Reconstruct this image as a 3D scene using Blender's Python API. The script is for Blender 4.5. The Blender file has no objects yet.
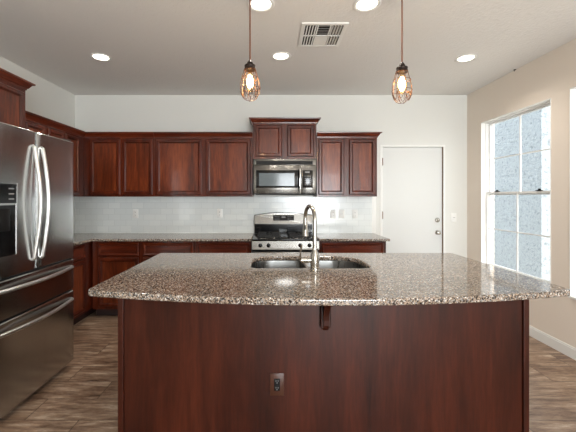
import bpy, bmesh, math, random
from mathutils import Vector, Matrix
random.seed(4)
PI = math.pi
C = bpy.context.scene.collection
scene = bpy.context.scene

# ------------------------------------------------------------------ camera
H = 1.385                      # eye height
FPX = 342.6                    # focal length in pixels of a 576 px wide frame
cam_d = bpy.data.cameras.new('camera')
cam = bpy.data.objects.new('camera', cam_d)
C.objects.link(cam)
cam.location = (0, 0, H)
cam.rotation_euler = (PI/2, 0, 0)
cam_d.sensor_width = 36.0
cam_d.lens = 36.0*FPX/576
cam_d.shift_x = 17/576
cam_d.shift_y = -18.5/576
cam_d.clip_start = 0.05
scene.camera = cam

# ------------------------------------------------------------------ world and light
w = bpy.data.worlds.new('daylight_sky')
scene.world = w
w.use_nodes = True
wb = w.node_tree.nodes['Background']
wb.inputs['Color'].default_value = (0.86, 0.94, 1.0, 1)
wb.inputs['Strength'].default_value = 3.0

scene.view_settings.view_transform = 'Standard'
scene.view_settings.look = 'None'
scene.view_settings.gamma = 1.0
scene.view_settings.use_curve_mapping = False
scene.view_settings.exposure = 0.12

sd = bpy.data.lights.new('sun', 'SUN'); sd.energy = 7.5; sd.angle = math.radians(.6); sd.color = (1.0, .96, .9)
so = bpy.data.objects.new('sun', sd); C.objects.link(so)
so.rotation_euler = Vector((-.12, .8, -.62)).to_track_quat('-Z', 'Y').to_euler()
CAN_W = 9.0                    # each recessed lamp
BULB_W = 2.2                   # each pendant bulb
def area_light(name, loc, rot, sx, sy, power, color):
    d = bpy.data.lights.new(name, 'AREA')
    d.shape = 'RECTANGLE'; d.size = sx; d.size_y = sy
    d.energy = power; d.color = color
    o = bpy.data.objects.new(name, d); C.objects.link(o)
    o.location = loc; o.rotation_euler = rot
    return o
# daylight that enters through the rear glazing (the right-hand windows let in the sky itself)
area_light('rear_glazing_daylight', (1.35, -3.30, 1.25), (PI/2+.38, 0, 0), 2.2, 2.1, 275, (0.93, 0.97, 1.0))

# ------------------------------------------------------------------ materials
def lin(c):
    def f(v):
        v /= 255.0
        return v/12.92 if v <= 0.04045 else ((v+0.055)/1.055)**2.4
    return (f(c[0]), f(c[1]), f(c[2]), 1)

class NT:
    def __init__(s, name):
        s.m = bpy.data.materials.new(name); s.m.use_nodes = True
        s.t = s.m.node_tree; s.n = s.t.nodes
        s.b = s.n['Principled BSDF']
        s.co = s.n.new('ShaderNodeTexCoord')
    def node(s, typ, **kw):
        n = s.n.new(typ)
        for k, v in kw.items():
            if k in n.inputs: n.inputs[k].default_value = v
            else: setattr(n, k, v)
        return n
    def link(s, a, b): s.t.links.new(a, b)
    def mapping(s, scale, src='Object'):
        mp = s.node('ShaderNodeMapping'); mp.inputs['Scale'].default_value = scale
        s.link(s.co.outputs[src], mp.inputs['Vector'])
        return mp
    def ramp(s, fac, stops):
        r = s.node('ShaderNodeValToRGB')
        el = r.color_ramp.elements
        while len(el) < len(stops): el.new(0.5)
        for e, (p, c) in zip(el, stops): e.position = p; e.color = c
        s.link(fac, r.inputs['Fac'])
        return r
    def bump(s, h, strength, dist):
        b = s.node('ShaderNodeBump'); b.inputs['Strength'].default_value = strength
        b.inputs['Distance'].default_value = dist
        s.link(h, b.inputs['Height']); s.link(b.outputs['Normal'], s.b.inputs['Normal'])

def plain(name, col, rough=0.5, metal=0.0, spec=0.5, coat=0.0, var=0.04):
    t = NT(name)
    t.b.inputs['Roughness'].default_value = rough
    t.b.inputs['Metallic'].default_value = metal
    t.b.inputs['Specular IOR Level'].default_value = spec
    t.b.inputs['Coat Weight'].default_value = coat
    nz = t.node('ShaderNodeTexNoise', Scale=30.0, Detail=3.0)
    t.link(t.co.outputs['Object'], nz.inputs['Vector'])
    c = lin(col)
    r = t.ramp(nz.outputs['Fac'], [(0.3, tuple(x*(1-var) for x in c[:3])+(1,)), (0.7, tuple(min(1, x*(1+var)) for x in c[:3])+(1,))])
    t.link(r.outputs['Color'], t.b.inputs['Base Color'])
    return t.m

def wood(name, scale, dark, mid, light, rough=0.3, coat=0.22, spec=0.35):
    t = NT(name)
    info = t.node('ShaderNodeObjectInfo')
    off = t.node('ShaderNodeVectorMath', operation='MULTIPLY_ADD')
    comb = t.node('ShaderNodeCombineXYZ')
    t.link(info.outputs['Random'], comb.inputs['X']); t.link(info.outputs['Random'], comb.inputs['Y']); t.link(info.outputs['Random'], comb.inputs['Z'])
    t.link(comb.outputs[0], off.inputs[0]); off.inputs[1].default_value = (13, 7, 17)
    t.link(t.co.outputs['Object'], off.inputs[2])
    mp = t.node('ShaderNodeMapping'); mp.inputs['Scale'].default_value = scale
    t.link(off.outputs[0], mp.inputs['Vector'])
    n1 = t.node('ShaderNodeTexNoise', Scale=1.0, Detail=5.0, Roughness=0.6, Distortion=0.6)
    t.link(mp.outputs[0], n1.inputs['Vector'])
    n2 = t.node('ShaderNodeTexNoise', Scale=7.0, Detail=4.0, Roughness=0.65)
    t.link(mp.outputs[0], n2.inputs['Vector'])
    mix = t.node('ShaderNodeMath', operation='MULTIPLY_ADD'); mix.inputs[1].default_value = 0.35
    t.link(n2.outputs['Fac'], mix.inputs[0])
    mul = t.node('ShaderNodeMath', operation='MULTIPLY'); mul.inputs[1].default_value = 0.65
    t.link(n1.outputs['Fac'], mul.inputs[0]); t.link(mul.outputs[0], mix.inputs[2])
    r = t.ramp(mix.outputs[0], [(0.34, lin(dark)), (0.5, lin(mid)), (0.66, lin(light))])
    t.link(r.outputs['Color'], t.b.inputs['Base Color'])
    t.b.inputs['Roughness'].default_value = rough
    t.b.inputs['Coat Weight'].default_value = coat
    t.b.inputs['Coat Roughness'].default_value = 0.1; t.b.inputs['Specular IOR Level'].default_value = spec
    t.bump(n2.outputs['Fac'], 0.05, 0.002)
    return t.m

def paint(name, col, bump=0.15, scale=120.0, rough=0.75):
    t = NT(name)
    n = t.node('ShaderNodeTexNoise', Scale=scale, Detail=3.0, Roughness=0.6)
    t.link(t.co.outputs['Object'], n.inputs['Vector'])
    n2 = t.node('ShaderNodeTexNoise', Scale=1.2, Detail=2.0)
    t.link(t.co.outputs['Object'], n2.inputs['Vector'])
    c = lin(col)
    r = t.ramp(n2.outputs['Fac'], [(0.3, tuple(x*0.98 for x in c[:3])+(1,)), (0.7, c)])
    t.link(r.outputs['Color'], t.b.inputs['Base Color'])
    t.b.inputs['Roughness'].default_value = rough
    t.b.inputs['Specular IOR Level'].default_value = 0.3
    t.bump(n.outputs['Fac'], bump, 0.01)
    return t.m

def granite(name):
    t = NT(name)
    v = t.node('ShaderNodeTexVoronoi', Scale=185.0); v.feature = 'F1'
    nz = t.node('ShaderNodeTexNoise', Scale=40.0, Detail=3.0)
    t.link(t.co.outputs['Object'], nz.inputs['Vector'])
    dis = t.node('ShaderNodeVectorMath', operation='MULTIPLY_ADD'); dis.inputs[1].default_value = (0.02, 0.02, 0.02)
    t.link(nz.outputs['Color'], dis.inputs[0]); t.link(t.co.outputs['Object'], dis.inputs[2])
    t.link(dis.outputs[0], v.inputs['Vector'])
    sep = t.node('ShaderNodeSeparateColor'); t.link(v.outputs['Color'], sep.inputs[0])
    r = t.ramp(sep.outputs[0], [(0.0, lin((34, 31, 30))), (0.16, lin((84, 72, 64))), (0.34, lin((140, 122, 105))),
                                (0.58, lin((174, 154, 135))), (0.78, lin((148, 146, 142))), (0.92, lin((218, 210, 200)))])
    r.color_ramp.interpolation = 'CONSTANT'
    n3 = t.node('ShaderNodeTexNoise', Scale=220.0, Detail=2.0)
    t.link(t.co.outputs['Object'], n3.inputs['Vector'])
    r2 = t.ramp(n3.outputs['Fac'], [(0.35, (0.35, 0.35, 0.36, 1)), (0.55, (1, 1, 1, 1))])
    mx = t.node('ShaderNodeMix', data_type='RGBA', blend_type='MULTIPLY'); mx.inputs[0].default_value = 0.85
    t.link(r.outputs['Color'], mx.inputs[6]); t.link(r2.outputs['Color'], mx.inputs[7])
    t.link(mx.outputs[2], t.b.inputs['Base Color'])
    t.b.inputs['Roughness'].default_value = 0.07
    t.b.inputs['Specular IOR Level'].default_value = 0.6
    return t.m

def floor_mat():
    t = NT('wood_look_floor_tile')
    mp = t.mapping((1, 1, 1))
    mp.inputs['Location'].default_value = (0.28, 0.118, 0)
    br = t.node('ShaderNodeTexBrick', Scale=1.0)
    br.offset = 0.37; br.inputs['Brick Width'].default_value = 0.915; br.inputs['Row Height'].default_value = 0.225
    br.inputs['Mortar Size'].default_value = 0.0022; br.inputs['Mortar Smooth'].default_value = 0.1
    br.inputs['Color1'].default_value = (0.0, 0, 0, 1); br.inputs['Color2'].default_value = (1, 1, 1, 1); br.inputs['Mortar'].default_value = (0.5, 0.5, 0.5, 1)
    t.link(mp.outputs[0], br.inputs['Vector'])
    # a different grain offset on each plank
    sc = t.node('ShaderNodeVectorMath', operation='MULTIPLY_ADD'); sc.inputs[1].default_value = (7, 5, 3)
    t.link(br.outputs['Color'], sc.inputs[0]); t.link(t.co.outputs['Object'], sc.inputs[2])
    m2 = t.node('ShaderNodeMapping'); m2.inputs['Scale'].default_value = (1.5, 8.0, 1.0)
    t.link(sc.outputs[0], m2.inputs['Vector'])
    n = t.node('ShaderNodeTexNoise', Scale=2.4, Detail=8.0, Roughness=0.74, Distortion=0.25)
    t.link(m2.outputs[0], n.inputs['Vector'])
    r = t.ramp(n.outputs['Fac'], [(0.32, lin((70, 50, 38))), (0.44, lin((122, 96, 77))), (0.56, lin((155, 130, 108))), (0.7, lin((200, 181, 160)))])
    dk = t.node('ShaderNodeMix', data_type='RGBA'); t.link(br.outputs['Fac'], dk.inputs[0])
    t.link(r.outputs['Color'], dk.inputs[6]); dk.inputs[7].default_value = lin((64, 50, 42))
    t.link(dk.outputs[2], t.b.inputs['Base Color'])
    t.b.inputs['Roughness'].default_value = 0.34
    t.bump(n.outputs['Fac'], 0.12, 0.01)
    return t.m

def tile_mat():
    t = NT('white_subway_tile')
    sx = t.node('ShaderNodeSeparateXYZ'); t.link(t.co.outputs['Object'], sx.inputs[0])
    sm = t.node('ShaderNodeMath', operation='ADD'); t.link(sx.outputs['X'], sm.inputs[0]); t.link(sx.outputs['Y'], sm.inputs[1])
    cb = t.node('ShaderNodeCombineXYZ'); t.link(sm.outputs[0], cb.inputs['X']); t.link(sx.outputs['Z'], cb.inputs['Y'])
    br = t.node('ShaderNodeTexBrick', Scale=1.0)
    br.inputs['Brick Width'].default_value = 0.154; br.inputs['Row Height'].default_value = 0.0775
    br.inputs['Mortar Size'].default_value = 0.0018; br.inputs['Mortar Smooth'].default_value = 0.2
    br.inputs['Color1'].default_value = lin((226, 230, 228)); br.inputs['Color2'].default_value = lin((218, 223, 222)); br.inputs['Mortar'].default_value = lin((204, 208, 207))
    t.link(cb.outputs[0], br.inputs['Vector'])
    t.link(br.outputs['Color'], t.b.inputs['Base Color'])
    t.b.inputs['Roughness'].default_value = 0.16
    inv = t.node('ShaderNodeMath', operation='SUBTRACT'); inv.inputs[0].default_value = 1.0
    t.link(br.outputs['Fac'], inv.inputs[1])
    t.bump(inv.outputs[0], 0.3, 0.002)
    return t.m

def steel(name, col, rough=0.25, streak=(2, 2, 160)):
    t = NT(name)
    mp = t.mapping(streak)
    n = t.node('ShaderNodeTexNoise', Scale=1.0, Detail=3.0)
    t.link(mp.outputs[0], n.inputs['Vector'])
    c = lin(col)
    r = t.ramp(n.outputs['Fac'], [(0.3, tuple(x*0.9 for x in c[:3])+(1,)), (0.7, c)])
    t.link(r.outputs['Color'], t.b.inputs['Base Color'])
    rr = t.node('ShaderNodeMapRange'); rr.inputs['To Min'].default_value = rough*0.85; rr.inputs['To Max'].default_value = rough*1.15
    t.link(n.outputs['Fac'], rr.inputs['Value']); t.link(rr.outputs[0], t.b.inputs['Roughness'])
    t.b.inputs['Metallic'].default_value = 1.0
    return t.m

def glass_mat(name, tint=(1, 1, 1), clear=0.92):
    m = bpy.data.materials.new(name); m.use_nodes = True
    t = m.node_tree; n = t.nodes; n.clear()
    o = n.new('ShaderNodeOutputMaterial'); mx = n.new('ShaderNodeMixShader')
    tr = n.new('ShaderNodeBsdfTransparent'); gl = n.new('ShaderNodeBsdfGlossy'); fr = n.new('ShaderNodeFresnel')
    tr.inputs[0].default_value = (tint[0]*clear, tint[1]*clear, tint[2]*clear, 1); gl.inputs['Roughness'].default_value = 0.02
    fr.inputs[0].default_value = 1.45
    ge = n.new('ShaderNodeNewGeometry'); io = n.new('ShaderNodeMapRange')      # the Fresnel node inverts the index on the inner side
    io.inputs['To Min'].default_value = 1.45; io.inputs['To Max'].default_value = 1/1.45
    t.links.new(ge.outputs['Backfacing'], io.inputs['Value']); t.links.new(io.outputs[0], fr.inputs[0])
    t.links.new(fr.outputs[0], mx.inputs[0]); t.links.new(tr.outputs[0], mx.inputs[1]); t.links.new(gl.outputs[0], mx.inputs[2])
    t.links.new(mx.outputs[0], o.inputs[0])
    return m

def glow(name, col, strength):
    t = NT(name)
    t.b.inputs['Base Color'].default_value = (0.8, 0.8, 0.8, 1)
    t.b.inputs['Emission Color'].default_value = col
    t.b.inputs['Emission Strength'].default_value = strength
    return t.m

CH_D, CH_M, CH_L = (34, 11, 5), (72, 25, 10), (98, 40, 18)
M = dict(
    wood=wood('cherry_wood_upright_grain', (9, 9, 1.1), CH_D, CH_M, CH_L),
    wood_x=wood('cherry_wood_level_grain', (1.1, 9, 9), (40, 13, 6), (88, 32, 13), (116, 50, 22)),
    wood_panel=wood('cherry_wood_door_panel', (8, 8, 1.0), (48, 17, 7), (92, 38, 16), (128, 62, 30)),
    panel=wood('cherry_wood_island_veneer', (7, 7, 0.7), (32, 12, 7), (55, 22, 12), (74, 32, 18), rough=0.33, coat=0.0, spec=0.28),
    toe=plain('dark_toe_kick', (38, 18, 14), 0.6),
    wall=paint('wall_paint_offwhite', (222, 222, 217), 0.12),
    wall_warm_light=paint('wall_paint_offwhite_warm_light', (233, 222, 209), 0.12),  # same off-white paint, with warm lamp light put into the colour
    ceil=paint('ceiling_knockdown_paint', (230, 228, 224), 0.55, 45.0, 0.9),
    white=paint('white_trim_paint', (236, 236, 232), 0.02, 60, 0.4),
    vinyl=plain('white_window_vinyl', (238, 238, 236), 0.35, var=0.01),
    door=paint('white_door_paint', (217, 218, 215), 0.02, 60, 0.45),
    granite=granite('speckled_granite'),
    floor=floor_mat(), tile=tile_mat(),
    steel=steel('brushed_stainless', (132, 130, 126), 0.24),
    fridge=steel('dark_brushed_stainless', (194, 195, 194), 0.2, (160, 160, 2)),
    fside=plain('fridge_side_grey', (58, 57, 56), 0.5, 0.3),
    bright=steel('polished_steel', (226, 226, 224), 0.16, (3, 3, 40)),
    satin=steel('satin_steel', (226, 226, 224), 0.32, (60, 60, 3)),
    nickel=steel('brushed_nickel', (168, 163, 154), 0.24, (60, 60, 3)),
    sink=steel('sink_steel', (122, 122, 120), 0.28, (3, 90, 3)),
    black=plain('black_gloss', (10, 10, 11), 0.12, var=0.0),
    blackm=plain('black_matt', (13, 12, 12), 0.55, spec=0.25, var=0.1),
    iron=plain('cast_iron', (20, 20, 20), 0.6, var=0.1),
    glassd=plain('microwave_window_glass', (92, 100, 104), 0.08, var=0.03),
    bronze=plain('aged_bronze', (104, 70, 48), 0.4, 0.5, var=0.1),
    cord=plain('brown_fabric_cord', (112, 64, 38), 0.8, var=0.15),
    socket=plain('dark_bronze_socket', (44, 33, 27), 0.45, 0.6),
    plastic=plain('white_plastic', (232, 232, 228), 0.35, var=0.01),
    slot=plain('slot_dark', (70, 70, 68), 0.6),
    brownpl=plain('brown_plastic', (66, 36, 22), 0.35),
    grey=plain('grey_lettering', (128, 128, 128), 0.5),
    glass=glass_mat('window_glass'),
    amber=glass_mat('bulb_glass', (1.0, 0.9, 0.72), 0.99),
    lens=glow('lamp_lens', (1.0, 0.9, 0.76, 1), 9.0),
    filament=glow('glowing_filament', (1.0, 0.74, 0.42, 1), 22.0),
    stucco=None, block=None, gravel=plain('outdoor_gravel', (190, 182, 170), 0.9, var=0.2),
    gap=plain('brown_weatherstrip', (112, 92, 74), 0.7),
    ventdark=plain('duct_dark', (60, 54, 48), 0.8),
)
def stucco():
    t = NT('grey_stucco')
    n = t.node('ShaderNodeTexNoise', Scale=20.0, Detail=8.0, Roughness=0.72, Distortion=0.4)
    t.link(t.co.outputs['Object'], n.inputs['Vector'])
    r = t.ramp(n.outputs['Fac'], [(0.38, lin((126, 136, 142))), (0.45, lin((164, 174, 180))), (0.7, lin((182, 191, 197)))])
    t.link(r.outputs['Color'], t.b.inputs['Base Color'])
    t.b.inputs['Roughness'].default_value = 0.95
    t.bump(n.outputs['Fac'], 0.9, 0.05)
    return t.m
def block():
    t = NT('white_block_wall')
    sx = t.node('ShaderNodeSeparateXYZ'); t.link(t.co.outputs['Object'], sx.inputs[0])
    cb = t.node('ShaderNodeCombineXYZ'); t.link(sx.outputs['Y'], cb.inputs['X']); t.link(sx.outputs['Z'], cb.inputs['Y'])
    br = t.node('ShaderNodeTexBrick', Scale=1.0)
    br.inputs['Brick Width'].default_value = 0.4; br.inputs['Row Height'].default_value = 0.2; br.inputs['Mortar Size'].default_value = 0.008
    br.inputs['Color1'].default_value = (0.85, 0.85, 0.84, 1); br.inputs['Color2'].default_value = (0.82, 0.82, 0.82, 1); br.inputs['Mortar'].default_value = (0.6, 0.6, 0.6, 1)
    t.link(cb.outputs[0], br.inputs['Vector']); t.link(br.outputs['Color'], t.b.inputs['Base Color'])
    t.b.inputs['Roughness'].default_value = 0.9
    return t.m
M['stucco'] = stucco(); M['block'] = block()

# ------------------------------------------------------------------ mesh helpers
class MB:
    def __init__(s): s.bm = bmesh.new()
    def box(s, x0, x1, y0, y1, z0, z1, bev=0.0):
        b = s.bm
        x0, x1 = sorted((x0, x1)); y0, y1 = sorted((y0, y1)); z0, z1 = sorted((z0, z1))
        v = [b.verts.new(p) for p in ((x0,y0,z0),(x1,y0,z0),(x1,y1,z0),(x0,y1,z0),(x0,y0,z1),(x1,y0,z1),(x1,y1,z1),(x0,y1,z1))]
        fs = [b.faces.new([v[i] for i in q]) for q in ((0,3,2,1),(4,5,6,7),(0,1,5,4),(1,2,6,5),(2,3,7,6),(3,0,4,7))]
        if bev > 0:
            es = list({e for f in fs for e in f.edges})
            bmesh.ops.bevel(b, geom=es, offset=bev, segments=2, profile=0.5, affect='EDGES')
        return s
    def rings(s, loops, close_start=True, close_end=True):
        b = s.bm
        R = [[b.verts.new(p) for p in L] for L in loops]
        n = len(R[0])
        for a, c in zip(R, R[1:]):
            for i in range(n):
                j = (i+1) % n
                b.faces.new((a[i], a[j], c[j], c[i]))
        if close_start: b.faces.new(list(reversed(R[0])))
        if close_end: b.faces.new(R[-1])
        return s
    def tube(s, pts, r, n=12):
        pts = [Vector(p) for p in pts]
        rs = r if isinstance(r, (list, tuple)) else [r]*len(pts)
        t0 = (pts[1]-pts[0]).normalized()
        up = Vector((0,0,1)) if abs(t0.z) < 0.9 else Vector((1,0,0))
        u = t0.cross(up).normalized()
        loops = []
        for i, p in enumerate(pts):
            t = (pts[min(i+1, len(pts)-1)]-pts[max(i-1, 0)]).normalized()
            u = (u - t*u.dot(t)).normalized(); v = t.cross(u)
            loops.append([p + (u*math.cos(2*PI*k/n)+v*math.sin(2*PI*k/n))*rs[i] for k in range(n)])
        return s.rings(loops)
    def lathe(s, prof, c=(0,0,0), axis='z', n=24):
        loops = []
        for r, h in prof:
            L = []
            for k in range(n):
                a = 2*PI*k/n; x, y = r*math.cos(a), r*math.sin(a)
                p = {'z': (x, y, h), 'y': (x, -h, y), 'x': (h, x, y)}[axis]   # 'y': h grows towards -y
                L.append((p[0]+c[0], p[1]+c[1], p[2]+c[2]))
            loops.append(L)
        return s.rings(loops)
    def prism(s, poly, a0, a1, axis='x'):
        def mk(p, a): return {'x': (a, p[0], p[1]), 'y': (p[0], a, p[1]), 'z': (p[0], p[1], a)}[axis]
        return s.rings([[mk(p, a0) for p in poly], [mk(p, a1) for p in poly]])
    def build(s, name, mat, parent=None, smooth=True):
        bmesh.ops.recalc_face_normals(s.bm, faces=s.bm.faces)
        me = bpy.data.meshes.new(name); s.bm.to_mesh(me); s.bm.free()
        if smooth:
            for p in me.polygons: p.use_smooth = True
            try: me.set_sharp_from_angle(angle=math.radians(24))
            except Exception: pass
        me.materials.append(mat if not isinstance(mat, str) else M[mat])
        o = bpy.data.objects.new(name, me); C.objects.link(o)
        if parent: o.parent = parent
        return o

def tag(o, label=None, cat=None, group=None, kind=None):
    if label: o['label'] = label
    if cat: o['category'] = cat
    if group: o['group'] = group
    if kind: o['kind'] = kind
    return o
def thing(name, label, cat, loc=(0,0,0), rz=0, group=None):
    o = bpy.data.objects.new(name, None); C.objects.link(o)
    o.empty_display_size = 0.1
    o.location = loc; o.rotation_euler = (0, 0, rz)
    return tag(o, label, cat, group)
def copy_tree(o, loc, label=None):
    c = o.copy(); C.objects.link(c); c.location = loc
    if label: c['label'] = label
    for ch in list(o.children):
        d = ch.copy(); C.objects.link(d); d.parent = c
        for g in list(ch.children):
            e = g.copy(); C.objects.link(e); e.parent = d
    return c
def slab(name, outline, holes, z0, z1, mat, bev=0.0, parent=None):
    """a flat slab with rounded edges and cut-outs, made from filled curve outlines"""
    cu = bpy.data.curves.new(name+'_outline', 'CURVE'); cu.dimensions = '2D'; cu.fill_mode = 'BOTH'
    def spl(pts):
        sp = cu.splines.new('POLY'); sp.points.add(len(pts)-1); sp.use_cyclic_u = True
        for q, p in zip(sp.points, pts): q.co = (p[0], p[1], 0, 1)
    spl(outline)
    for h in holes: spl(h)
    cu.extrude = (z1-z0)/2 - bev; cu.bevel_depth = bev; cu.bevel_resolution = 3; cu.offset = -bev
    tmp = bpy.data.objects.new('tmp', cu); C.objects.link(tmp)
    dg = bpy.context.evaluated_depsgraph_get()
    me = bpy.data.meshes.new_from_object(tmp.evaluated_get(dg))
    bpy.data.objects.remove(tmp); bpy.data.curves.remove(cu)
    me.name = name
    for v in me.vertices: v.co.z += (z0+z1)/2
    me.materials.clear(); me.materials.append(M[mat])
    o = bpy.data.objects.new(name, me); C.objects.link(o)
    if parent: o.parent = parent
    return o
def rrect(x0, x1, y0, y1, r, n=6):
    """rounded rectangle; r is one radius or four (x0y0, x1y0, x1y1, x0y1)"""
    rs = r if isinstance(r, (list, tuple)) else (r,)*4
    P = []
    for (cx, cy, a), q in zip(((x0, y0, PI), (x1, y0, 1.5*PI), (x1, y1, 0), (x0, y1, .5*PI)), rs):
        ox = cx + (q if cx == x0 else -q); oy = cy + (q if cy == y0 else -q)
        for k in range(n+1):
            t = a + k*PI/2/n
            P.append((ox+q*math.cos(t), oy+q*math.sin(t)))
    return P

# ------------------------------------------------------------------ the setting
XL, XR, YB, YR, ZC = -2.605, 2.605, 4.55, -3.4, 2.746
DX0, DX1, DZ1 = 1.478, 2.292, 2.062                 # door opening
W1 = (3.187, 4.245, 0.55, 2.31)                     # window by the door: y0, y1, z0, z1
W2 = (1.93, 2.985, 0.52, 2.335)                     # second window
W3 = (-1.9, -.6, 0.52, 2.335)                       # unseen window, added to let in sky light from the right
def struct(mb, name, mat): return tag(mb.build(name, mat, smooth=False), kind='structure')
struct(MB().box(XL-.2, XR+.2, YR-.2, YB+.2, -.1, 0), 'floor', 'floor')
struct(MB().box(XL-.2, XR+.2, YR-.2, YB+.2, ZC, ZC+.12), 'ceiling', 'ceil')
struct(MB().box(XL-.15, XL, YR, YB, 0, ZC), 'wall_left', 'wall')
struct(MB().box(XL-.15, DX0, YB, YB+.15, 0, ZC).box(DX1, XR+.15, YB, YB+.15, 0, ZC).box(DX0, DX1, YB, YB+.15, DZ1, ZC), 'wall_back', 'wall')
T = 0.16
b = MB()
b.box(XR, XR+T, W1[1], YB, 0, ZC).box(XR, XR+T, W2[1], W1[0], 0, ZC).box(XR, XR+T, W3[1], W2[0], 0, ZC).box(XR, XR+T, YR, W3[0], 0, ZC)
for (a, c, z0, z1) in (W1, W2, W3): b.box(XR, XR+T, a, c, 0, z0).box(XR, XR+T, a, c, z1, ZC)
struct(b, 'wall_right', 'wall_warm_light')
RX0, RX1, RZ1 = .2, 2.5, 2.35
b = MB().box(XL-.15, RX0, YR-.15, YR, 0, ZC).box(RX1, XR+.15, YR-.15, YR, 0, ZC).box(RX0, RX1, YR-.15, YR, RZ1, ZC)
struct(b, 'wall_rear', 'wall')
# rear glazed opening (sliding door behind the viewer)
d2 = struct(MB().box(RX0, RX0+.06, YR-.1, YR-.03, 0, RZ1).box(RX1-.06, RX1, YR-.1, YR-.03, 0, RZ1).box(RX0, RX1, YR-.1, YR-.03, RZ1-.06, RZ1)
            .box(RX0, RX1, YR-.1, YR-.03, 0, .08).box(1.32, 1.38, YR-.1, YR-.03, 0, RZ1), 'door_2', 'vinyl')
MB().box(RX0+.06, RX1-.06, YR-.07, YR-.064, .08, RZ1-.06).build('glass_pane', 'glass', d2)
# baseboards
struct(MB().box(XR-.014, XR, YR, YB, 0, .085).box(XR-.01, XR, YR, YB, .085, .098), 'baseboard_right', 'white')
struct(MB().box(DX1+.03, XR-.014, YB-.014, YB, 0, .085).box(DX1+.03, XR-.014, YB-.01, YB, .085, .098), 'baseboard_back', 'white')
# plain white door with its jamb
dr = struct(MB().box(DX0+.004, DX1-.012, YB+.02, YB+.06, .006, DZ1-.008), 'door_1', 'door')
MB().box(DX0-.028, DX0+.002, YB-.006, YB+.08, 0, DZ1+.02).box(DX1-.004, DX1+.02, YB-.006, YB+.08, 0, DZ1+.02).box(DX0, DX1-.004, YB-.006, YB+.08, DZ1-.004, DZ1+.02).build('door_jamb', 'white', dr)
MB().box(DX1-.012, DX1-.004, YB+.002, YB+.03, 0, DZ1-.004).build('weatherstrip', 'gap', dr)
for hz in (0.25, 1.15, 1.86):
    h = MB().box(DX0-.004, DX0+.012, YB+.0, YB+.02, hz-.045, hz+.045).lathe([(.006, -.05), (.006, .05)], (DX0+.003, YB-.004, hz), 'z', 10)
    h.build('hinge', 'bronze', dr)
kx = DX1-.075
MB().lathe([(.031, 0), (.031, .008), (.012, .012), (.011, .03), (.024, .038), (.029, .052), (.024, .066), (.008, .07)], (kx, YB+.02, .92), 'y', 20).build('door_knob', 'nickel', dr)
MB().lathe([(.031, 0), (.031, .012), (.026, .02), (.01, .022)], (kx, YB+.02, 1.085), 'y', 20).box(kx-.004, kx+.004, YB-.018, YB+.0, 1.065, 1.105, .002).build('deadbolt', 'nickel', dr)

def sash_window(name, dims):
    y0, y1, z0, z1 = dims
    X0 = XR+.05                                      # inner face of the vinyl frame
    fr = MB()
    fw = .014
    fr.box(X0, X0+.07, y0, y0+fw, z0, z1).box(X0, X0+.07, y1-fw, y1, z0, z1).box(X0, X0+.07, y0+fw, y1-fw, z0, z0+fw).box(X0, X0+.07, y0+fw, y1-fw, z1-fw, z1)
    f = struct(fr, name, 'vinyl')
    zm = (z0+z1)/2 - .01
    def sash(nm, xa, za, zb):
        s = .02; m = MB()
        m.box(xa, xa+.03, y0+fw, y0+fw+s, za, zb).box(xa, xa+.03, y1-fw-s, y1-fw, za, zb).box(xa, xa+.03, y0+fw+s, y1-fw-s, za, za+s).box(xa, xa+.03, y0+fw+s, y1-fw-s, zb-s, zb)
        o = m.build(nm, 'vinyl', f, smooth=False)
        ym, zz = (y0+y1)/2, (za+zb)/2
        MB().box(xa+.008, xa+.022, ym-.006, ym+.006, za+s, zb-s).box(xa+.009, xa+.021, y0+fw+s, y1-fw-s, zz-.006, zz+.006).build('muntin', 'vinyl', o, smooth=False)
        MB().box(xa+.013, xa+.017, y0+fw+s, y1-fw-s, za+s, zb-s).build('glass_pane', 'glass', o, smooth=False)
    sash('lower_sash', X0+.004, z0+fw, zm+.03)
    sash('upper_sash', X0+.036, zm-.005, z1-fw)
    for q in (.2, .8):
        yy = y0+(y1-y0)*q
        MB().box(X0-.006, X0+.02, yy-.035, yy+.035, zm+.03, zm+.04, .002).lathe([(.012, 0), (.012, .012), (.004, .014)], (X0+.008, yy, zm+.04), 'z', 12).build('sash_lock', 'blackm', f)
    return f
sash_window('window_1', W1)
sash_window('window_2', W2)
sash_window('window_added', W3)
# painted wooden sills and white-painted window returns
b = MB()
for (a, c, z0, z1) in (W1, W2, W3):
    b.box(XR-.004, XR+.05, c-.006, c, z0, z1).box(XR-.004, XR+.05, a, a+.006, z0, z1).box(XR-.004, XR+.05, a+.006, c-.006, z1-.006, z1).box(XR-.02, XR+.05, a+.006, c-.006, z0-.004, z0+.012)
struct(b, 'trim_1', 'white')
# tiled splashback with its bullnose end strip
bs = struct(MB().box(XL, 1.338, YB-.009, YB, .914, 1.40).box(XL, XL+.009, 2.85, YB-.009, .914, 1.40), 'backsplash', 'tile')
MB().box(1.338, 1.392, YB-.009, YB, .914, 1.40, .003).build('bullnose_strip', 'white', bs)

# outdoors, seen through the windows; an unseen roof slab is added to keep sun off the rear glazing
struct(MB().box(-6, 2.7, -8, YR-.16, 2.5, 2.65), 'sun_block_roof', 'white')
struct(MB().box(-9, 14, -14, 16, -.3, -.12), 'outdoor_ground', 'gravel')
struct(MB().box(4.2, 9.0, 5.32, 12, -.12, 5.2), 'neighbour_wall', 'stucco')
struct(MB().box(6.8, 7.0, -6, 5.3, -.12, 1.75).box(6.77, 7.03, -6, 5.3, 1.75, 1.8), 'garden_wall', 'block')

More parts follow.
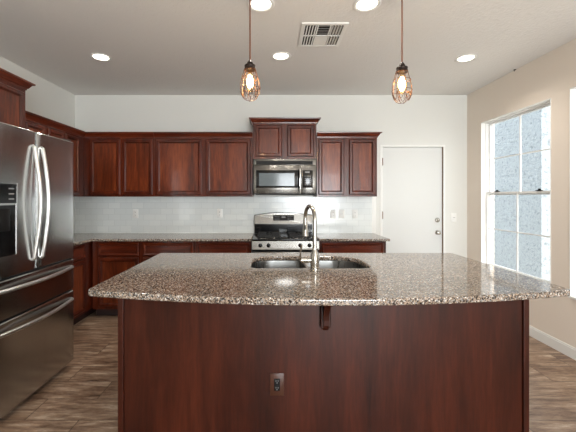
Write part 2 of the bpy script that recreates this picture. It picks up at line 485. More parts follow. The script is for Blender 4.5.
# ------------------------------------------------------------------ cabinets
DT = 0.02
def door_front(parent, name, x0, x1, z0, z1, yf, mat='wood', fw=.045, handle=None):
    """frame with mitred bevel; its recessed panel is a sub-part. yf: plane of the cabinet face; front towards -y"""
    def ring(i, y): return [(x0+i, y, z0+i), (x1-i, y, z0+i), (x1-i, y, z1-i), (x0+i, y, z1-i)]
    m = MB()
    m.rings([ring(0, yf), ring(0, yf-DT+.010), ring(.010, yf-DT), ring(fw-.012, yf-DT), ring(fw, yf-DT+.012), ring(fw+.004, yf-DT+.013), ring(fw+.004, yf-.003)], True, False)
    d = m.build(name, mat, parent, smooth=False)
    i = fw+.0045
    def r2(k, y): return [(x0+i+k, y, z0+i+k), (x1-i-k, y, z0+i+k), (x1-i-k, y, z1-i-k), (x0+i+k, y, z1-i-k)]
    MB().rings([r2(0, yf-.001), r2(0, yf-.0075)]).build('panel', 'wood_panel' if mat == 'wood' else mat, d, smooth=False)
    return d
CROWN = [(0, -.062), (.006, -.062), (.008, -.05), (.016, -.045), (.030, -.022), (.034, -.014), (.048, -.012), (.050, 0), (0, 0)]
def crown(parent, xa, xb, d, z, left=False, right=False, ext_l=0, ext_r=0):
    loops_pts = []
    path = []
    if left: path.append(('s', xa, 0, -1))
    path.append(('cl' if left else 'f', xa, -d, -1))
    path.append(('cr' if right else 'f', xb, -d, 1))
    if right: path.append(('s', xb, 0, 1))
    loops = []
    for k, x, y, s in path:
        L = []
        for o, dz in CROWN:
            if k == 's': L.append((x+s*o, y, z+dz))
            elif k in ('cl', 'cr'): L.append((x+s*o, y-o, z+dz))
            else: L.append((x, y-o, z+dz))
        loops.append(L)
    return MB().rings(loops).build('crown_moulding', 'wood_x', parent, smooth=False)
def upper(name, label, loc, rz, wd, d, h, doors, crown_x=None, left=False, right=False, dz=(.024, .042), group=None):
    t = thing(name, label, 'cabinet', loc, rz, group)
    s = .018
    m = MB().box(0, wd, -d, 0, 0, h)
    m.build('carcass', 'wood', t, smooth=False)
    for x0, x1 in doors: door_front(t, 'door', x0, x1, dz[0], h-dz[1]-.02, -d-.0005)
    xa, xb = crown_x or (0, wd)
    crown(t, xa, xb, d+.0005, h+.022, left, right)
    return t
UZ = 1.397; UD = .33; UH = .765
FU = FPX/(YB-UD-.02)          # px per metre on the wall cabinets' doors
def ux(px): return (px-271)/FU
XA = -2.285                   # face plane of the left-wall uppers
yU = YB-.001
upper('wall_cabinet', 'dark cherry wall cabinet with two narrow doors in the left corner of the back wall', (XL+.01, yU, UZ), 0, ux(153.9)-XL-.011, UD, UH,
      [(ux(89.7)-XL-.01, ux(119.6)-XL-.01), (ux(121.8)-XL-.01, ux(152.2)-XL-.01)], crown_x=(XA-XL-.01+.0, ux(153.9)-XL-.011), group='cherry wall cabinets')
x0 = ux(154.0)
upper('wall_cabinet', 'cherry wall cabinet with two wide doors directly left of the microwave', (x0, yU, UZ), 0, ux(252.6)-x0, UD, UH,
      [(ux(155.6)-x0, ux(201.6)-x0), (ux(205.6)-x0, ux(250.6)-x0)], group='cherry wall cabinets')
x0 = ux(253.0)
upper('wall_cabinet', 'short raised cherry cabinet with two doors mounted over the microwave', (x0, yU, 1.860), 0, ux(316.6)-x0, UD, .478,
      [(ux(255.6)-x0, ux(282)-x0), (ux(287.4)-x0, ux(314)-x0)], left=True, right=True, dz=(.028, .045), group='cherry wall cabinets')
x0 = ux(317.0)
upper('wall_cabinet', 'cherry wall cabinet with two tall doors between the microwave and the white door', (x0, yU, UZ), 0, ux(377.5)-x0, UD, UH,
      [(ux(318.6)-x0, ux(344.4)-x0), (ux(349.2)-x0, ux(375.6)-x0)], right=True, group='cherry wall cabinets')
# left wall: face +X (rotated a quarter turn; local x runs along +Y)
Q = PI/2
lw = XL+.001
upper('wall_cabinet', 'cherry wall cabinet on the left wall peeking out above the fridge, next to the corner', (lw, 3.50, UZ), Q, 4.214-3.50, .30, UH,
      [(.03, .29), (.32, .60)], group='cherry wall cabinets')
upper('wall_cabinet', 'cherry wall cabinet on the left wall mostly hidden behind the stainless fridge', (lw, 2.845, UZ), Q, .654, .30, UH,
      [(.02, .325), (.345, .635)], group='cherry wall cabinets')
upper('wall_cabinet', 'deep raised cherry cabinet mounted above the stainless fridge', (lw, 1.90, 1.86), Q, .895, .60, .44,
      [(.03, .435), (.46, .865)], right=True, dz=(.02, .045), group='cherry wall cabinets')

BD = .61; BH = .884
def base(name, label, loc, rz, wd, d, doors, drawers, toe=.09, group='cherry base cabinets', toe_x=None, face_x=None):
    t = thing(name, label, 'cabinet', loc, rz, group)
    MB().box(0, wd, -d, 0, .10, BH).build('carcass', 'wood', t, smooth=False)
    a, c = toe_x or (0.0, wd)
    MB().box(a, c, -d+toe, 0, 0, .0995).build('toe_kick', 'toe', t, smooth=False)
    for x0, x1 in doors: door_front(t, 'door', x0, x1, .128, .695, -d-.0005)
    for x0, x1 in drawers: door_front(t, 'drawer_front', x0, x1, .715, .862, -d-.0005, mat='wood_x', fw=.026)
    return t
FB = FPX/(YB-BD-.02)
def bx(px): return (px-271)/FB
XLF = -2.075                    # face of the left-wall base cabinets
x0 = XLF+.024; x1 = bx(140.2)
base('base_cabinet', 'dark cherry base cabinet with one drawer in the back left corner', (x0, yU, 0), 0, x1-x0, BD,
     [(bx(97.6)-x0, bx(138.2)-x0)], [(bx(97.6)-x0, bx(138.2)-x0)])
x0 = bx(140.3); x1 = bx(195.3)
base('base_cabinet', 'cherry base cabinet with wide drawer between the corner unit and the range-side unit', (x0, yU, 0), 0, x1-x0, BD,
     [(bx(142.6)-x0, bx(192.8)-x0)], [(bx(142.6)-x0, bx(192.8)-x0)])
x0 = bx(195.4); x1 = -.226
base('base_cabinet', 'cherry base cabinet with wide drawer directly left of the gas range', (x0, yU, 0), 0, x1-x0, BD,
     [(bx(198)-x0, bx(249.2)-x0)], [(bx(198)-x0, bx(249.2)-x0)])
x0 = .552; x1 = 1.322
base('base_cabinet', 'cherry base cabinet with one long drawer right of the gas range', (x0, yU, 0), 0, x1-x0, BD,
     [(.03, .375), (.395, .74)], [(.03, .74)])
y0 = 2.845
base('base_cabinet', 'reddish cherry base cabinet along the left wall right beside the fridge', (lw, y0, 0), Q, yU-.001-y0, -XL+XLF-.001,
     [(.03, .50), (.52, .96)], [(.03, .50), (.52, .96)], toe=.065)

# ------------------------------------------------------------------ worktops
CY = YB-.65; CX = -2.035
o = slab('countertop', [(XL+.01, 2.845), (CX, 2.845), (CX, CY), (-.224, CY), (-.224, YB-.01), (XL+.01, YB-.01)], [], .885, .914, 'granite', .006)
tag(o, 'L-shaped speckled granite countertop in the corner left of the gas range', 'countertop')
o = slab('countertop', [(.55, CY), (1.356, CY), (1.356, YB-.01), (.55, YB-.01)], [], .885, .914, 'granite', .006)
tag(o, 'short speckled granite countertop between the gas range and white door', 'countertop')

# ------------------------------------------------------------------ island
IX0, IX1, IYF, IYB = -.94, 1.535, 1.74, 2.905
BXL, BXR, BYF, BYB = -.877, 1.478, 1.965, 2.86
def bow_outline():
    P = []
    n = 36; r = .04
    for k in range(n+1):
        u = k/n; x = IX0+.016+(IX1-IX0-.032)*u
        P.append((x, IYF-.155*(1-(2*u-1)**2)))
    P = [(IX0, IYF+.028), (IX0+.004, IYF+.012)] + P + [(IX1-.004, IYF+.012), (IX1, IYF+.028)]
    P += [(IX1, IYB-.02), (IX1-.006, IYB-.006), (IX1-.02, IYB), (IX0+.02, IYB), (IX0+.006, IYB-.006), (IX0, IYB-.02)]
    return P
SL = (-.138, .237, 2.275, 2.735); SR = (.262, .672, 2.275, 2.735)
bowl_l = rrect(*SL, (.06, .04, .04, .15)); bowl_r = rrect(*SR, (.04, .06, .20, .04))
top = slab('island_countertop', bow_outline(), [bowl_l, bowl_r], .882, .916, 'granite', .008)
tag(top, 'large bow-fronted speckled granite top of the kitchen island, with sink cut-outs', 'countertop')

isl = thing('kitchen_island', 'dark cherry kitchen island base with plain front panel and corner posts', 'kitchen island', (.3, 2.41, 0))
def off(mb, dx, dy, dz=0):
    bmesh.ops.translate(mb.bm, verts=mb.bm.verts, vec=(dx, dy, dz)); return mb
def isl_part(mb, name, mat): return off(mb, -.3, -2.41).build(name, mat, isl, smooth=False)
# carcass as a hollow shell so that the bowls hang free inside it
sh = MB().box(BXL+.01, BXL+.03, BYF+.02, BYB, .1, .88).box(BXR-.03, BXR-.01, BYF+.02, BYB, .1, .88).box(BXL+.03, BXR-.03, BYB-.02, BYB, .1, .88).box(BXL+.03, BXR-.03, BYF+.02, BYB-.02, .1, .12)
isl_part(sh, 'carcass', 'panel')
isl_part(MB().box(BXL+.03, BXR-.03, BYF+.04, BYB-.08, 0, .0995), 'plinth', 'toe')
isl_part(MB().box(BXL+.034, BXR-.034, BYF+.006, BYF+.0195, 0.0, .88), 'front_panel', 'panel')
for xa in (BXL, BXR-.032):
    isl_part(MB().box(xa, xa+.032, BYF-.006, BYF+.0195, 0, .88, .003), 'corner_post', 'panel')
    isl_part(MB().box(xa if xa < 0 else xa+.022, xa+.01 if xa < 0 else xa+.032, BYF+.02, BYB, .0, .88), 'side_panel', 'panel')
for k in range(4):
    a = BXL+.03+k*(BXR-BXL-.06)/4
    dd = door_front(isl, 'door', -(a+(BXR-BXL-.06)/4-.008-.3), -(a+.008-.3), .13, .86, 0)
    dd.rotation_euler = (0, 0, PI); dd.location = (0, BYB-2.41+.0005, 0)
# corbel under the overhang
cx = .311
prof = [(BYF+.005, .88), (BYF+.005, .632), (BYF-.012, .628), (BYF-.022, .645)]
for k in range(9):
    a = k/8*PI/2
    prof.append((BYF-.03-.13*(1-math.cos(a)), .66+.15*math.sin(a)))
prof += [(BYF-.175, .83), (BYF-.175, .88)]
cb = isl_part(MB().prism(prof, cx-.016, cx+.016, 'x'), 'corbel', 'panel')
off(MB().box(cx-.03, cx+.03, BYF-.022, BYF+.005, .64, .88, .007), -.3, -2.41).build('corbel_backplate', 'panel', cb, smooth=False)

# outlet on the island
def outlet(label, loc, rz, plate, face, slot, insert=None, w_=.072, h_=.115, gang=1, kind='duplex', group=None, cat='outlet', name='wall_outlet'):
    t = thing(name, label, cat, loc, rz, group)
    W = w_*gang
    MB().box(-W/2, W/2, -.006, 0, -h_/2, h_/2, .002).build('cover_plate', plate, t)
    if insert: MB().box(-.017, .017, -.0075, -.0055, -.035, .035, .001).build('insert', insert, t)
    for g in range(gang):
        cx_ = (g-(gang-1)/2)*.046*1.35
        if kind == 'duplex':
            for s in (-1, 1):
                f = MB().lathe([(.0165, .0055), (.0165, .009), (.014, .0095)], (cx_, 0, s*.0195), 'y', 16).build('receptacle', face, t)
                MB().box(cx_-.0075, cx_-.0045, -.0105, -.0085, s*.0195-.001, s*.0195+.008).box(cx_+.0045, cx_+.0075, -.0105, -.0085, s*.0195-.001, s*.0195+.008).lathe([(.003, .0085), (.003, .0105)], (cx_, 0, s*.0195-.008), 'y', 8).build('slots', slot, f)
        else:
            f = MB().box(cx_-.0165, cx_+.0165, -.009, -.0055, -.033, .033, .001).build('rocker', face, t)
            MB().box(cx_-.015, cx_+.015, -.0095, -.0085, -.0015, .0015).build('rocker_line', slot, f)
    return t
t = outlet('brown electrical outlet with black sockets on the front of the island', (.0345+.0, BYF+.0055, .312), 0, 'brownpl', 'blackm', 'grey', insert='blackm', w_=.080, h_=.128)
yt = YB-.0095
F0 = FPX/(YB-.01)
def wx(px): return (px-271)/F0
def wz(py): return H-(py-197.5)/F0
outlet('white outlet on the tiles above the corner countertop, farther from the range', (wx(135.6), yt, wz(213.6)), 0, 'plastic', 'plastic', 'slot')
outlet('white outlet on the tiles left of the range, beneath the wide cabinet', (wx(219.8), yt, wz(213.4)), 0, 'plastic', 'plastic', 'slot')
outlet('white outlet on the tiles right of the range, closest to the faucet spout', (wx(333.0), yt, wz(214)), 0, 'plastic', 'plastic', 'slot')
outlet('white rocker switch on the tiles, second of three plates right of the range', (wx(341.5), yt, wz(214)), 0, 'plastic', 'plastic', 'slot', kind='rocker', cat='switch', name='light_switch')
outlet('white outlet on the tiles nearest the white door, by itself', (wx(355), yt, wz(214)), 0, 'plastic', 'plastic', 'slot')
outlet('white light switch on the plain wall between door and right-hand corner', (wx(454), YB-.0005, wz(217.5)), 0, 'plastic', 'plastic', 'slot', kind='rocker', cat='switch', name='light_switch')

# ------------------------------------------------------------------ sink and faucet
sk = thing('kitchen_sink', 'stainless double-bowl undermount sink set into the granite island', 'sink', (.28, 2.505, .70))
def bowl(outline, name, depth):
    cxm = sum(p[0] for p in outline)/len(outline); cym = sum(p[1] for p in outline)/len(outline)
    def sc(f, z, g=0): return [((p[0]-cxm)*f+cxm-.28, (p[1]-cym)*f+cym-2.505, z-.70) for p in outline]
    m = MB().rings([sc(1.05, .876), sc(1.05, .8805), sc(1.006, .8805), sc(1.0, .874), sc(.965, .74), sc(.93, .716), sc(.86, .708), sc(.86, .704), sc(.95, .708), sc(.99, .74), sc(1.02, .876)], False, False)
    m.bm.faces.new([m.bm.verts.new(p) for p in sc(.86, .706)])
    o = m.build(name, 'sink', sk)
    MB().lathe([(.05, .0062), (.05, .009), (.042, .010), (.036, .0068), (.01, .0066)], (cxm-.28, cym-2.505, .001), 'z', 20).build('drain', 'bright', o)
bowl(bowl_l, 'bowl', .17); bowl(bowl_r, 'bowl', .17)

FX, FY, FZ = .2795, 2.19, .9165
fa = thing('kitchen_faucet', 'brushed nickel gooseneck pull-down faucet standing at the island sink', 'faucet', (FX, FY, FZ))
MB().lathe([(.033, 0), (.033, .006), (.029, .010), (.028, .018), (.0295, .020), (.0295, .024), (.0275, .026), (.028, .045), (.0295, .075), (.027, .10), (.0185, .125), (.0165, .135), (.0185, .137), (.0185, .142), (.013, .146)], n=28).build('body', 'nickel', fa)
dirv = Vector((-.26, .97, 0)).normalized()
pts = [(0, 0, .14), (0, 0, .22), (0, 0, .326)]
R = .085
for k in range(1, 15):
    a = PI - k*(PI*1.04)/14
    p = dirv*(R+R*math.cos(a)); pts.append((p.x, p.y, .326+R*math.sin(a)))
nk = MB().tube(pts, .0128, 16).build('neck', 'nickel', fa)
e = Vector(pts[-1]); dn = (Vector(pts[-1])-Vector(pts[-2])).normalized()
hd = MB().tube([e, e+dn*.01, e+dn*.012, e+dn*.05, e+dn*.095, e+dn*.11, e+dn*.112], [.0135, .0135, .0155, .0165, .021, .0215, .018], 18).build('spray_head', 'nickel', fa)
c0 = e+dn*.055
MB().tube([c0+Vector((-.004, -.024, .02)), c0+Vector((-.004, -.025, -.012))], .006, 10).build('spray_button', 'black', hd)
hl = MB().tube([(-.02, 0, .068), (-.05, -.0, .068), (-.052, 0, .068), (-.086, 0, .068), (-.09, 0, .068)], [.0165, .0165, .0185, .0185, .014], 18).build('handle', 'nickel', fa)
MB().tube([(-.086, 0, .06), (-.094, -.01, .09), (-.092, -.02, .125), (-.086, -.03, .17)], [.0075, .0065, .0055, .006], 12).build('lever', 'nickel', hl)

# ------------------------------------------------------------------ gas range
RXC = .163; RW = .762; ry = YB-.012
rg = thing('gas_range', 'stainless steel gas range with black cooktop against the tiled back wall', 'range', (RXC, ry, 0))
D = ry-3.885            # body depth; front at Y = 3.885
hw = RW/2-.003
MB().box(-hw, hw, -D, -.0, .06, .895).build('body', 'blackm', rg, smooth=False)
MB().box(-hw+.03, hw-.03, -D+.06, -.02, 0, .0595).build('plinth', 'blackm', rg, smooth=False)
MB().box(-hw, hw, -D-.012, -.07, .8955, .912, .004).build('cooktop', 'black', rg)
# slanted control panel with knobs
cp = MB().prism([(-D-.0005, .795), (-D-.038, .80), (-D-.034, .815), (-D-.020, .8925), (-D-.0005, .8945)], -hw, hw, 'x').build('control_panel', 'steel', rg, smooth=False)
for kx in (-.282, -.19, 0, .167, .27):
    if kx == 0: continue
    k = MB().lathe([(.023, -.004), (.023, .006), (.0175, .010), (.015, .026), (.006, .028)], (kx, -D-.027, .846), 'y', 20).box(kx-.004, kx+.004, -D-.062, -D-.05, .832, .860, .002)
    k.build('knob', 'black', rg)
MB().box(-hw, hw, -D-.03, -D-.0005, .20, .772, .006).build('oven_door', 'steel', rg)
MB().box(-hw+.06, hw-.06, -D-.0335, -D-.031, .32, .64).build('oven_window', 'black', rg)
MB().tube([(-hw+.05, -D-.032, .735), (-hw+.05, -D-.075, .735), (-hw+.07, -D-.08, .735), (hw-.07, -D-.08, .735), (hw-.05, -D-.075, .735), (hw-.05, -D-.032, .735)], .011, 12).build('oven_handle', 'bright', rg)
MB().box(-hw, hw, -D-.028, -D-.0005, .065, .19, .005).build('bottom_drawer', 'steel', rg)
# backguard, gently arched
n = 16; pf = [(-hw, .912), (-hw, 1.035)]
def arch(z_side, z_mid): return [(-hw+2*hw*k/n, z_side+(z_mid-z_side)*(1-(2*k/n-1)**2)) for k in range(n+1)]
MB().prism([(-hw, .9125), (hw, .9125), (hw, 1.04), (-hw, 1.04)], -.055, 0, 'y').build('backguard_lower', 'black', rg, smooth=False)
bg = MB(); a = [(-hw, 1.0405)]+arch(1.155, 1.19)+[(hw, 1.0405)]
a0 = [(p[0], -.085-(.0 if p[1] < 1.1 else -.02), p[1]) for p in a]; a1 = [(p[0]*.992, -.092+(.0 if p[1] < 1.1 else .02), p[1]-(.0 if p[1] < 1.1 else .006)) for p in a]; ab = [(p[0], 0, p[1]) for p in a]
bg.rings([ab, a0, a1]); g_ = bg.build('backguard', 'steel', rg, smooth=False)
def panel_y(z): return -.0925+.02*(z-1.0405)/.115*.9
MB().rings([[(-.135, panel_y(1.085)-.003, 1.085), (.135, panel_y(1.085)-.003, 1.085), (.135, panel_y(1.155)-.003, 1.155), (-.135, panel_y(1.155)-.003, 1.155)],
            [(-.135, -.06, 1.085), (.135, -.06, 1.085), (.135, -.06, 1.155), (-.135, -.06, 1.155)]]).build('display', 'blackm', g_, smooth=False)
for kx in (-.11, -.085, -.06, .06, .085, .11):
    for kz in (1.105, 1.135): MB().box(kx-.007, kx+.007, panel_y(kz)-.0045, panel_y(kz)-.003, kz-.004, kz+.004).build('touch_key', 'grey', g_, smooth=False)
MB().box(-.025, .025, panel_y(1.13)-.0045, panel_y(1.13)-.003, 1.12, 1.14).build('clock_readout', 'grey', g_, smooth=False)
# cast iron grates and burners
for sx in (-1, 1):
    gx = sx*.185
    m = MB(); x0, x1, ya, yb = gx-.135, gx+.135, -D+.05, -.11
    for x in (x0, x1-.012): m.box(x, x+.012, ya, yb, .932, .944)
    for y in (ya, (ya+yb)/2-.006, yb-.012): m.box(x0, x1, y, y+.012, .932, .944)
    for y in ((ya*3+yb)/4, (ya+yb*3)/4):
        m.box(x0+.012, gx-.035, y-.005, y+.005, .934, .946).box(gx+.035, x1-.012, y-.005, y+.005, .934, .946)
        m.box(gx-.005, gx+.005, y+.035, y+.10, .934, .946).box(gx-.005, gx+.005, y-.10, y-.035, .934, .946)
    for x in (x0, x1-.012):
        for y in (ya, yb-.012): m.box(x, x+.012, y, y+.012, .9125, .932)
    m.build('grate', 'iron', rg, smooth=False)
    for y in ((ya*3+yb)/4, (ya+yb*3)/4):
        MB().lathe([(.045, .9125), (.045, .918), (.032, .920), (.032, .930), (.026, .933), (.004, .934)], (gx, y, 0), 'z', 20).build('burner', 'iron', rg)

# ------------------------------------------------------------------ microwave
mw = thing('microwave_oven', 'stainless over-the-range microwave fixed under the raised cabinet', 'microwave', (.168, YB-.001, 1.418))
FM = FPX/4.15; MD = .375
def mx(px): return (px-271)/FM-.168
def mz(py): return H-(py-197.5)/FM-1.418
mwd, mh = .379, .434
MB().box(-mwd, mwd, -MD, -.01, .012, mh, .003).build('case', 'blackm', mw, smooth=False)
MB().box(-mwd+.02, mwd-.02, -MD+.02, -.05, .0, .0115).build('underside_panel', 'blackm', mw, smooth=False)
fy = -MD-.0005
xs = mx(300.8)
MB().box(-mwd, mwd, fy-.02, fy, mz(165.0), mh, .003).build('vent_band', 'steel', mw)
v = MB().box(mx(256.2), mx(312.8), fy-.0225, fy-.0205, mz(164.6), mz(160.9)).build('vent_grille', 'blackm', mw, smooth=False)
md = MB().box(-mwd, xs, fy-.022, fy, .014, mz(165.3), .004).build('door', 'steel', mw)
MB().box(mx(256.2), mx(299.8), fy-.0245, fy-.0225, mz(187.8), mz(170.2), .001).build('window_surround', 'black', md)
MB().box(mx(259.0), mx(294.4), fy-.0262, fy-.0248, mz(185.9), mz(173.0)).build('window_pane', 'glassd', md, smooth=False)
hx = mx(300.3)-.004
MB().tube([(hx, fy-.022, mz(168.6)), (hx, fy-.05, mz(169.2)), (hx, fy-.058, mz(172)), (hx, fy-.06, mz(180)), (hx, fy-.058, mz(190)), (hx, fy-.05, mz(192.4)), (hx, fy-.022, mz(193))], .0105, 14).build('handle', 'bright', md)
ps = MB().box(xs+.002, mwd, fy-.022, fy, .014, mz(165.3), .004).build('control_side', 'steel', mw)
MB().box(mx(302.5), mx(312.8), fy-.0245, fy-.0225, mz(187.8), mz(170.2), .001).build('control_panel', 'black', ps)
m = MB()
m.box(mx(305), mx(309.6), fy-.0258, fy-.0247, mz(172.9), mz(171.4))
for r_ in range(5):
    for c_ in range(3):
        X_ = mx(304.6+c_*2.5); Z_ = mz(176+r_*2.2)
        m.box(X_, X_+.014, fy-.0258, fy-.0247, Z_-.005, Z_+.002)
m.build('keypad_marks', 'grey', ps, smooth=False)
MB().lathe([(.008, .0225), (.008, .0235), (.004, .024)], (mx(257.8), fy, mz(191)), 'y', 14).build('round_badge', 'blackm', md)

# ------------------------------------------------------------------ refrigerator (faces +X)
FRY0, FRW = 1.91, .91
fr = thing('refrigerator', 'large dark stainless french-door refrigerator against the left wall', 'refrigerator', (XL+.02, FRY0, 0), Q)
FD = -1.62-(XL+.02)            # local depth to the door fronts
dth = .075
MB().box(.005, FRW-.005, -FD+dth+.006, 0, .05, 1.80).build('case', 'fside', fr, smooth=False)
MB().box(.03, FRW-.03, -FD+dth+.03, -.05, 0, .0495).build('toe_grille', 'blackm', fr, smooth=False)
for x in (.06, FRW-.06): MB().box(x-.045, x+.045, -FD+.02, -FD+.2, 1.8385, 1.853, .004).build('hinge_cap', 'fside', fr)
def curved_front(x0, x1, z0, z1, name, bulge=.006):
    m = MB(); n_ = 10; lo = []; r_ = .012
    P = [(x0, -FD+dth)]
    P += [(x0, -FD+r_), (x0+.003, -FD+.004)]
    for k in range(n_+1):
        u = k/n_; P.append((x0+.012+(x1-x0-.024)*u, -FD-bulge*(1-(2*u-1)**2)))
    P += [(x1-.003, -FD+.004), (x1, -FD+r_), (x1, -FD+dth)]
    def ins(P, q):
        return [(min(max(p[0], x0+q), x1-q), p[1]+q if p[1] < -FD+dth-.001 else p[1]) for p in P]
    m.rings([[(p[0], p[1], z0) for p in ins(P, .006)], [(p[0], p[1], z0+.006) for p in P], [(p[0], p[1], z1-.006) for p in P], [(p[0], p[1], z1) for p in ins(P, .006)]])
    return m.build(name, 'fridge', fr)
mid = .455
dl = curved_front(0, mid-.003, .893, 1.838, 'door')
drr = curved_front(mid+.003, FRW, .893, 1.838, 'door')
d1 = curved_front(0, FRW, .640, .880, 'drawer', .008)
d2_ = curved_front(0, FRW, .055, .627, 'drawer', .008)
MB().box(mid-.0025, mid+.0025, -FD+.01, -FD+dth, .9, 1.83).build('door_gasket', 'plastic', fr, smooth=False)
MB().box(.01, FRW-.01, -FD+.015, -FD+dth, .6275, .6395).box(.01, FRW-.01, -FD+.015, -FD+dth, .8805, .8925).build('drawer_gasket', 'blackm', fr, smooth=False)
def bow_handle(p0, p1, parent, out=.055, n_=14):
    p0 = Vector(p0); p1 = Vector(p1); P = [p0]
    for k in range(n_+1):
        u = k/n_
        q = p0.lerp(p1, .012+.976*u); P.append(q+Vector((0, -(.014+(out-.014)*math.sin(PI*u)), 0)))
    P.append(p1)
    return MB().tube(P, .0125, 14).build('handle', 'satin', parent)
bow_handle((mid-.04, -FD-.001, .965), (mid-.04, -FD-.001, 1.735), dl)
bow_handle((mid+.045, -FD-.001, .965), (mid+.045, -FD-.001, 1.735), drr)
bow_handle((.05, -FD-.002, .825), (FRW-.045, -FD-.002, .825), d1, .06)
bow_handle((.05, -FD-.002, .566), (FRW-.045, -FD-.002, .566), d2_, .06)
# ice and water dispenser
dz0, dz1, dx0, dx1 = 1.02, 1.477, .045, .267
yq = -FD-.0055
dp = MB().box(dx0, dx1, yq-.006, yq+.004, dz1-.008, dz1).box(dx0, dx1, yq-.006, yq+.004, dz0, dz0+.008).box(dx0, dx0+.008, yq-.006, yq+.004, dz0+.008, dz1-.008).box(dx1-.008, dx1, yq-.006, yq+.004, dz0+.008, dz1-.008).box(dx0+.008, dx1-.008, yq-.006, yq+.004, 1.338, 1.35).build('dispenser_frame', 'bright', dl, smooth=False)
MB().box(dx0+.008, dx1-.008, yq-.0045, yq+.004, 1.35, dz1-.008).build('control_panel', 'black', dl, smooth=False)
for k in range(3): MB().box(dx1-.075, dx1-.03, yq-.0055, yq-.0046, 1.372+k*.032, 1.380+k*.032).build('panel_button', 'grey', dl, smooth=False)
MB().box(dx0+.008, dx1-.008, yq-.001, yq+.004, dz0+.008, 1.338).build('dispenser_recess', 'black', dl, smooth=False)
MB().box(dx0+.07, dx1-.07, yq-.012, yq-.0012, 1.18, 1.32, .004).build('dispenser_paddle', 'blackm', dl)
MB().box(.30, .355, yq-.0018, yq+.002, 1.765, 1.772).build('badge_strip', 'grey', drr, smooth=False) if False else None

# ------------------------------------------------------------------ ceiling fittings
K = (ZC-H)*FPX
def ceil_at(px, py):
    Y = K/(197.5-py); return ((px-271)*Y/FPX, Y)
def can_light(label, px, py):
    X, Y = ceil_at(px, py)
    t = thing('recessed_ceiling_light', label, 'ceiling light', (X, Y, ZC), 0, 'recessed ceiling lights')
    prof = [(.068, -.0002), (.096, -.0002), (.097, -.004), (.090, -.008), (.078, -.007), (.070, -.002)]
    m = MB(); n_ = 32; loops = [[(r*math.cos(2*PI*k/n_), r*math.sin(2*PI*k/n_), h) for k in range(n_)] for r, h in prof]
    m.rings(loops, False, False).build('trim_ring', 'white', t)
    MB().lathe([(.0695, -.0003), (.0695, -.0018), (.05, -.003), (.004, -.0034)], n=28).build('lens', 'lens', t)
    L = bpy.data.lights.new('recessed_lamp', 'SPOT'); L.energy = CAN_W*4; L.color = (1.0, .93, .84); L.shadow_soft_size = .06
    L.spot_size = math.radians(150); L.spot_blend = .8
    o = bpy.data.objects.new('recessed_lamp', L); C.objects.link(o); o.parent = t; o.location = (0, 0, -.02)
    return t
can_light('lit recessed ceiling light nearest the fridge on the left', 101, 57)
can_light('lit recessed ceiling light above the microwave, near the air vent', 281, 56)
can_light('lit recessed ceiling light near the window and the right wall', 466, 58)
can_light('lit recessed ceiling light cut by the photo edge, above left pendant', 261, 4)
can_light('lit recessed ceiling light cut by the photo edge, above right pendant', 367, 4)

vt = thing('ceiling_air_vent', 'square white ceiling air vent with slanted louvres in six panels', 'vent', (.424, 2.872, ZC))
hx_, hy_ = .182, .208
MB().box(-hx_, hx_, -hy_, -hy_+.03, -.008, 0).box(-hx_, hx_, hy_-.03, hy_, -.008, 0).box(-hx_, -hx_+.03, -hy_+.03, hy_-.03, -.008, 0).box(hx_-.03, hx_, -hy_+.03, hy_-.03, -.008, 0).build('frame', 'white', vt, smooth=False)
MB().box(-hx_+.03, hx_-.03, -hy_+.03, hy_-.03, -.001, 0).build('duct_opening', 'ventdark', vt, smooth=False)
cw = (2*hx_-.06)/3
xs_ = [-hx_+.03+cw*k for k in range(4)]
MB().box(xs_[0], xs_[3], -.006, .006, -.008, -.001).box(xs_[1]-.005, xs_[1]+.005, -hy_+.03, hy_-.03, -.008, -.001).box(xs_[2]-.005, xs_[2]+.005, -hy_+.03, hy_-.03, -.008, -.001).build('divider', 'white', vt, smooth=False)
def louvre(m, x0, x1, y0, y1, tilt):
    """thin slanted blade; tilt runs along the short side"""
    if tilt[0]: m.rings([[(x0, y0, -.002), (x0+.0015, y0, -.002), (x0+.0015, y1, -.002), (x0, y1, -.002)], [(x0+tilt[0], y0, -.011), (x0+tilt[0]+.0015, y0, -.011), (x0+tilt[0]+.0015, y1, -.011), (x0+tilt[0], y1, -.011)]])
    else: m.rings([[(x0, y0, -.002), (x1, y0, -.002), (x1, y0+.0015, -.002), (x0, y0+.0015, -.002)], [(x0, y0+tilt[1], -.011), (x1, y0+tilt[1], -.011), (x1, y0+tilt[1]+.0015, -.011), (x0, y0+tilt[1]+.0015, -.011)]])
for (row, ya, yb) in ((0, -hy_+.03, -.006), (1, .006, hy_-.03)):
    for c_ in range(3):
        xa, xb = xs_[c_]+.005, xs_[c_+1]-.005
        m = MB()
        if c_ == 1 and row == 0:
            for k in range(4): louvre(m, xa, xb, ya+.022+k*(yb-ya-.02)/4, 0, (0, -.014))
        elif c_ == 1:
            m.box(xa, xb, ya, yb, -.007, -.002)
        else:
            s_ = -.010 if c_ == 0 else .010
            for k in range(4): louvre(m, (xa+.012 if c_ == 0 else xa)+.004+k*(xb-xa)/4, 0, ya+.006, yb-.006, (s_, 0))
        m.build('louvre_panel', 'white', vt, smooth=False)

X, Y = XR-.012, 3.643
hk = thing('ceiling_hook', 'tiny dark hook in the ceiling edge above the window', 'hook', (X, Y, ZC))
MB().lathe([(.012, -.0003), (.012, -.004), (.004, -.006)], n=12).build('base_disc', 'blackm', hk)
MB().tube([(0, 0, -.005), (0, 0, -.012), (-.006, 0, -.018), (-.010, 0, -.014), (-.009, 0, -.010)], .0025, 8).build('hook_wire', 'blackm', hk)

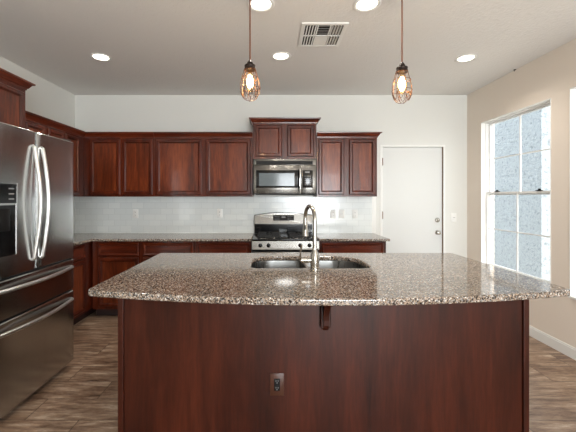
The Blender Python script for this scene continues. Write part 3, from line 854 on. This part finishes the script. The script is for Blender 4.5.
# ------------------------------------------------------------------ pendants
PY = 2.2
def zp(py): return H-(py-197.5)*PY/FPX
def pendant(px, tilt):
    X = (px-271)*PY/FPX
    t = thing('pendant_lamp', 'x', 'pendant lamp', (X, PY, zp(101)), 0, 'cage pendants over the island')
    Z = lambda y: zp(y)-zp(101)
    topz = ZC-zp(101)
    MB().lathe([(.06, topz-.0003), (.06, topz-.012), (.045, topz-.025), (.008, topz-.03)], n=24).build('canopy', 'socket', t)
    MB().tube([(0, 0, topz-.028), (0, 0, Z(61))], .0045, 8).build('cord', 'cord', t)
    MB().lathe([(.006, Z(60)), (.011, Z(61)), (.018, Z(62.6)), (.019, Z(63.6)), (.012, Z(64.2)), (.012, Z(64.9)), (.034, Z(65.2)), (.036, Z(66.0)), (.034, Z(67)), (.036, Z(69.4)), (.03, Z(70.4)), (.008, Z(70.6))], n=20).build('socket', 'socket', t)
    # bulb
    zb = [(.013, 70.7), (.014, 73), (.024, 77), (.030, 81), (.031, 84), (.027, 88), (.016, 91), (.003, 92)]
    bl = MB().lathe([(r, Z(y)) for r, y in zb], n=20).build('bulb', 'amber', t)
    fl = MB()
    for k in range(6):
        a = k*PI/3; fl.tube([(.006*math.cos(a), .006*math.sin(a), Z(75)), (.017*math.cos(a+.3), .017*math.sin(a+.3), Z(80)), (.018*math.cos(a+.5), .018*math.sin(a+.5), Z(85)), (.006*math.cos(a+.6), .006*math.sin(a+.6), Z(88))], 0.005, 8)
    fl.build('filament', 'filament', bl)
    # wire cage
    prof_ = [(.036, 69), (.043, 73), (.052, 78), (.060, 84), (.062, 89), (.056, 94), (.042, 98.5), (.022, 100.6), (.004, 101)]
    cg = MB()
    N_ = 8
    for k in range(N_):
        a = 2*PI*k/N_+.2
        if k % 2 == 0: P = [(r*math.cos(a), r*math.sin(a), Z(y)) for r, y in prof_]
        else:      P = [(r*math.cos(a), r*math.sin(a), Z(y)) for r, y in prof_[:7]]
        cg.tube(P, .0019, 6)
    for r, y in ((.037, 70), (.0525, 78), (.0622, 88.5)):
        P = [(r*math.cos(2*PI*k/24), r*math.sin(2*PI*k/24), Z(y)) for k in range(25)]
        cg.tube(P, .0019, 6)
    for k in range(N_):         # petal loops at the foot of the cage
        P = []
        for j in range(9):
            u = j/8; a = 2*PI*(k+u)/N_+.2; d_ = math.sin(PI*u)
            yv = 90+7.5*d_; r = .0615-.016*d_**1.5
            P.append((r*math.cos(a), r*math.sin(a), Z(yv)))
        cg.tube(P, .0019, 6)
    cg.build('wire_cage', 'bronze', t)
    MB().box(.056, .068, -.006, .006, Z(89.5), Z(87.5), .002).build('cage_latch', 'bronze', t)
    L = bpy.data.lights.new('pendant_glow', 'POINT'); L.energy = BULB_W*3; L.color = (1.0, .74, .45); L.shadow_soft_size = .02
    o = bpy.data.objects.new('pendant_glow', L); C.objects.link(o); o.parent = t; o.location = (0, 0, Z(81))
    return t
p1 = pendant(250, 0)
p1['label'] = 'bronze wire-cage pendant lamp over the left part of the island, by the vent'
X2 = (402-271)*PY/FPX
p2 = copy_tree(p1, (X2, PY, zp(103.2)), 'bronze wire-cage pendant lamp over the right part of the island, before the door')
p2.rotation_euler = (0, 0, .5)
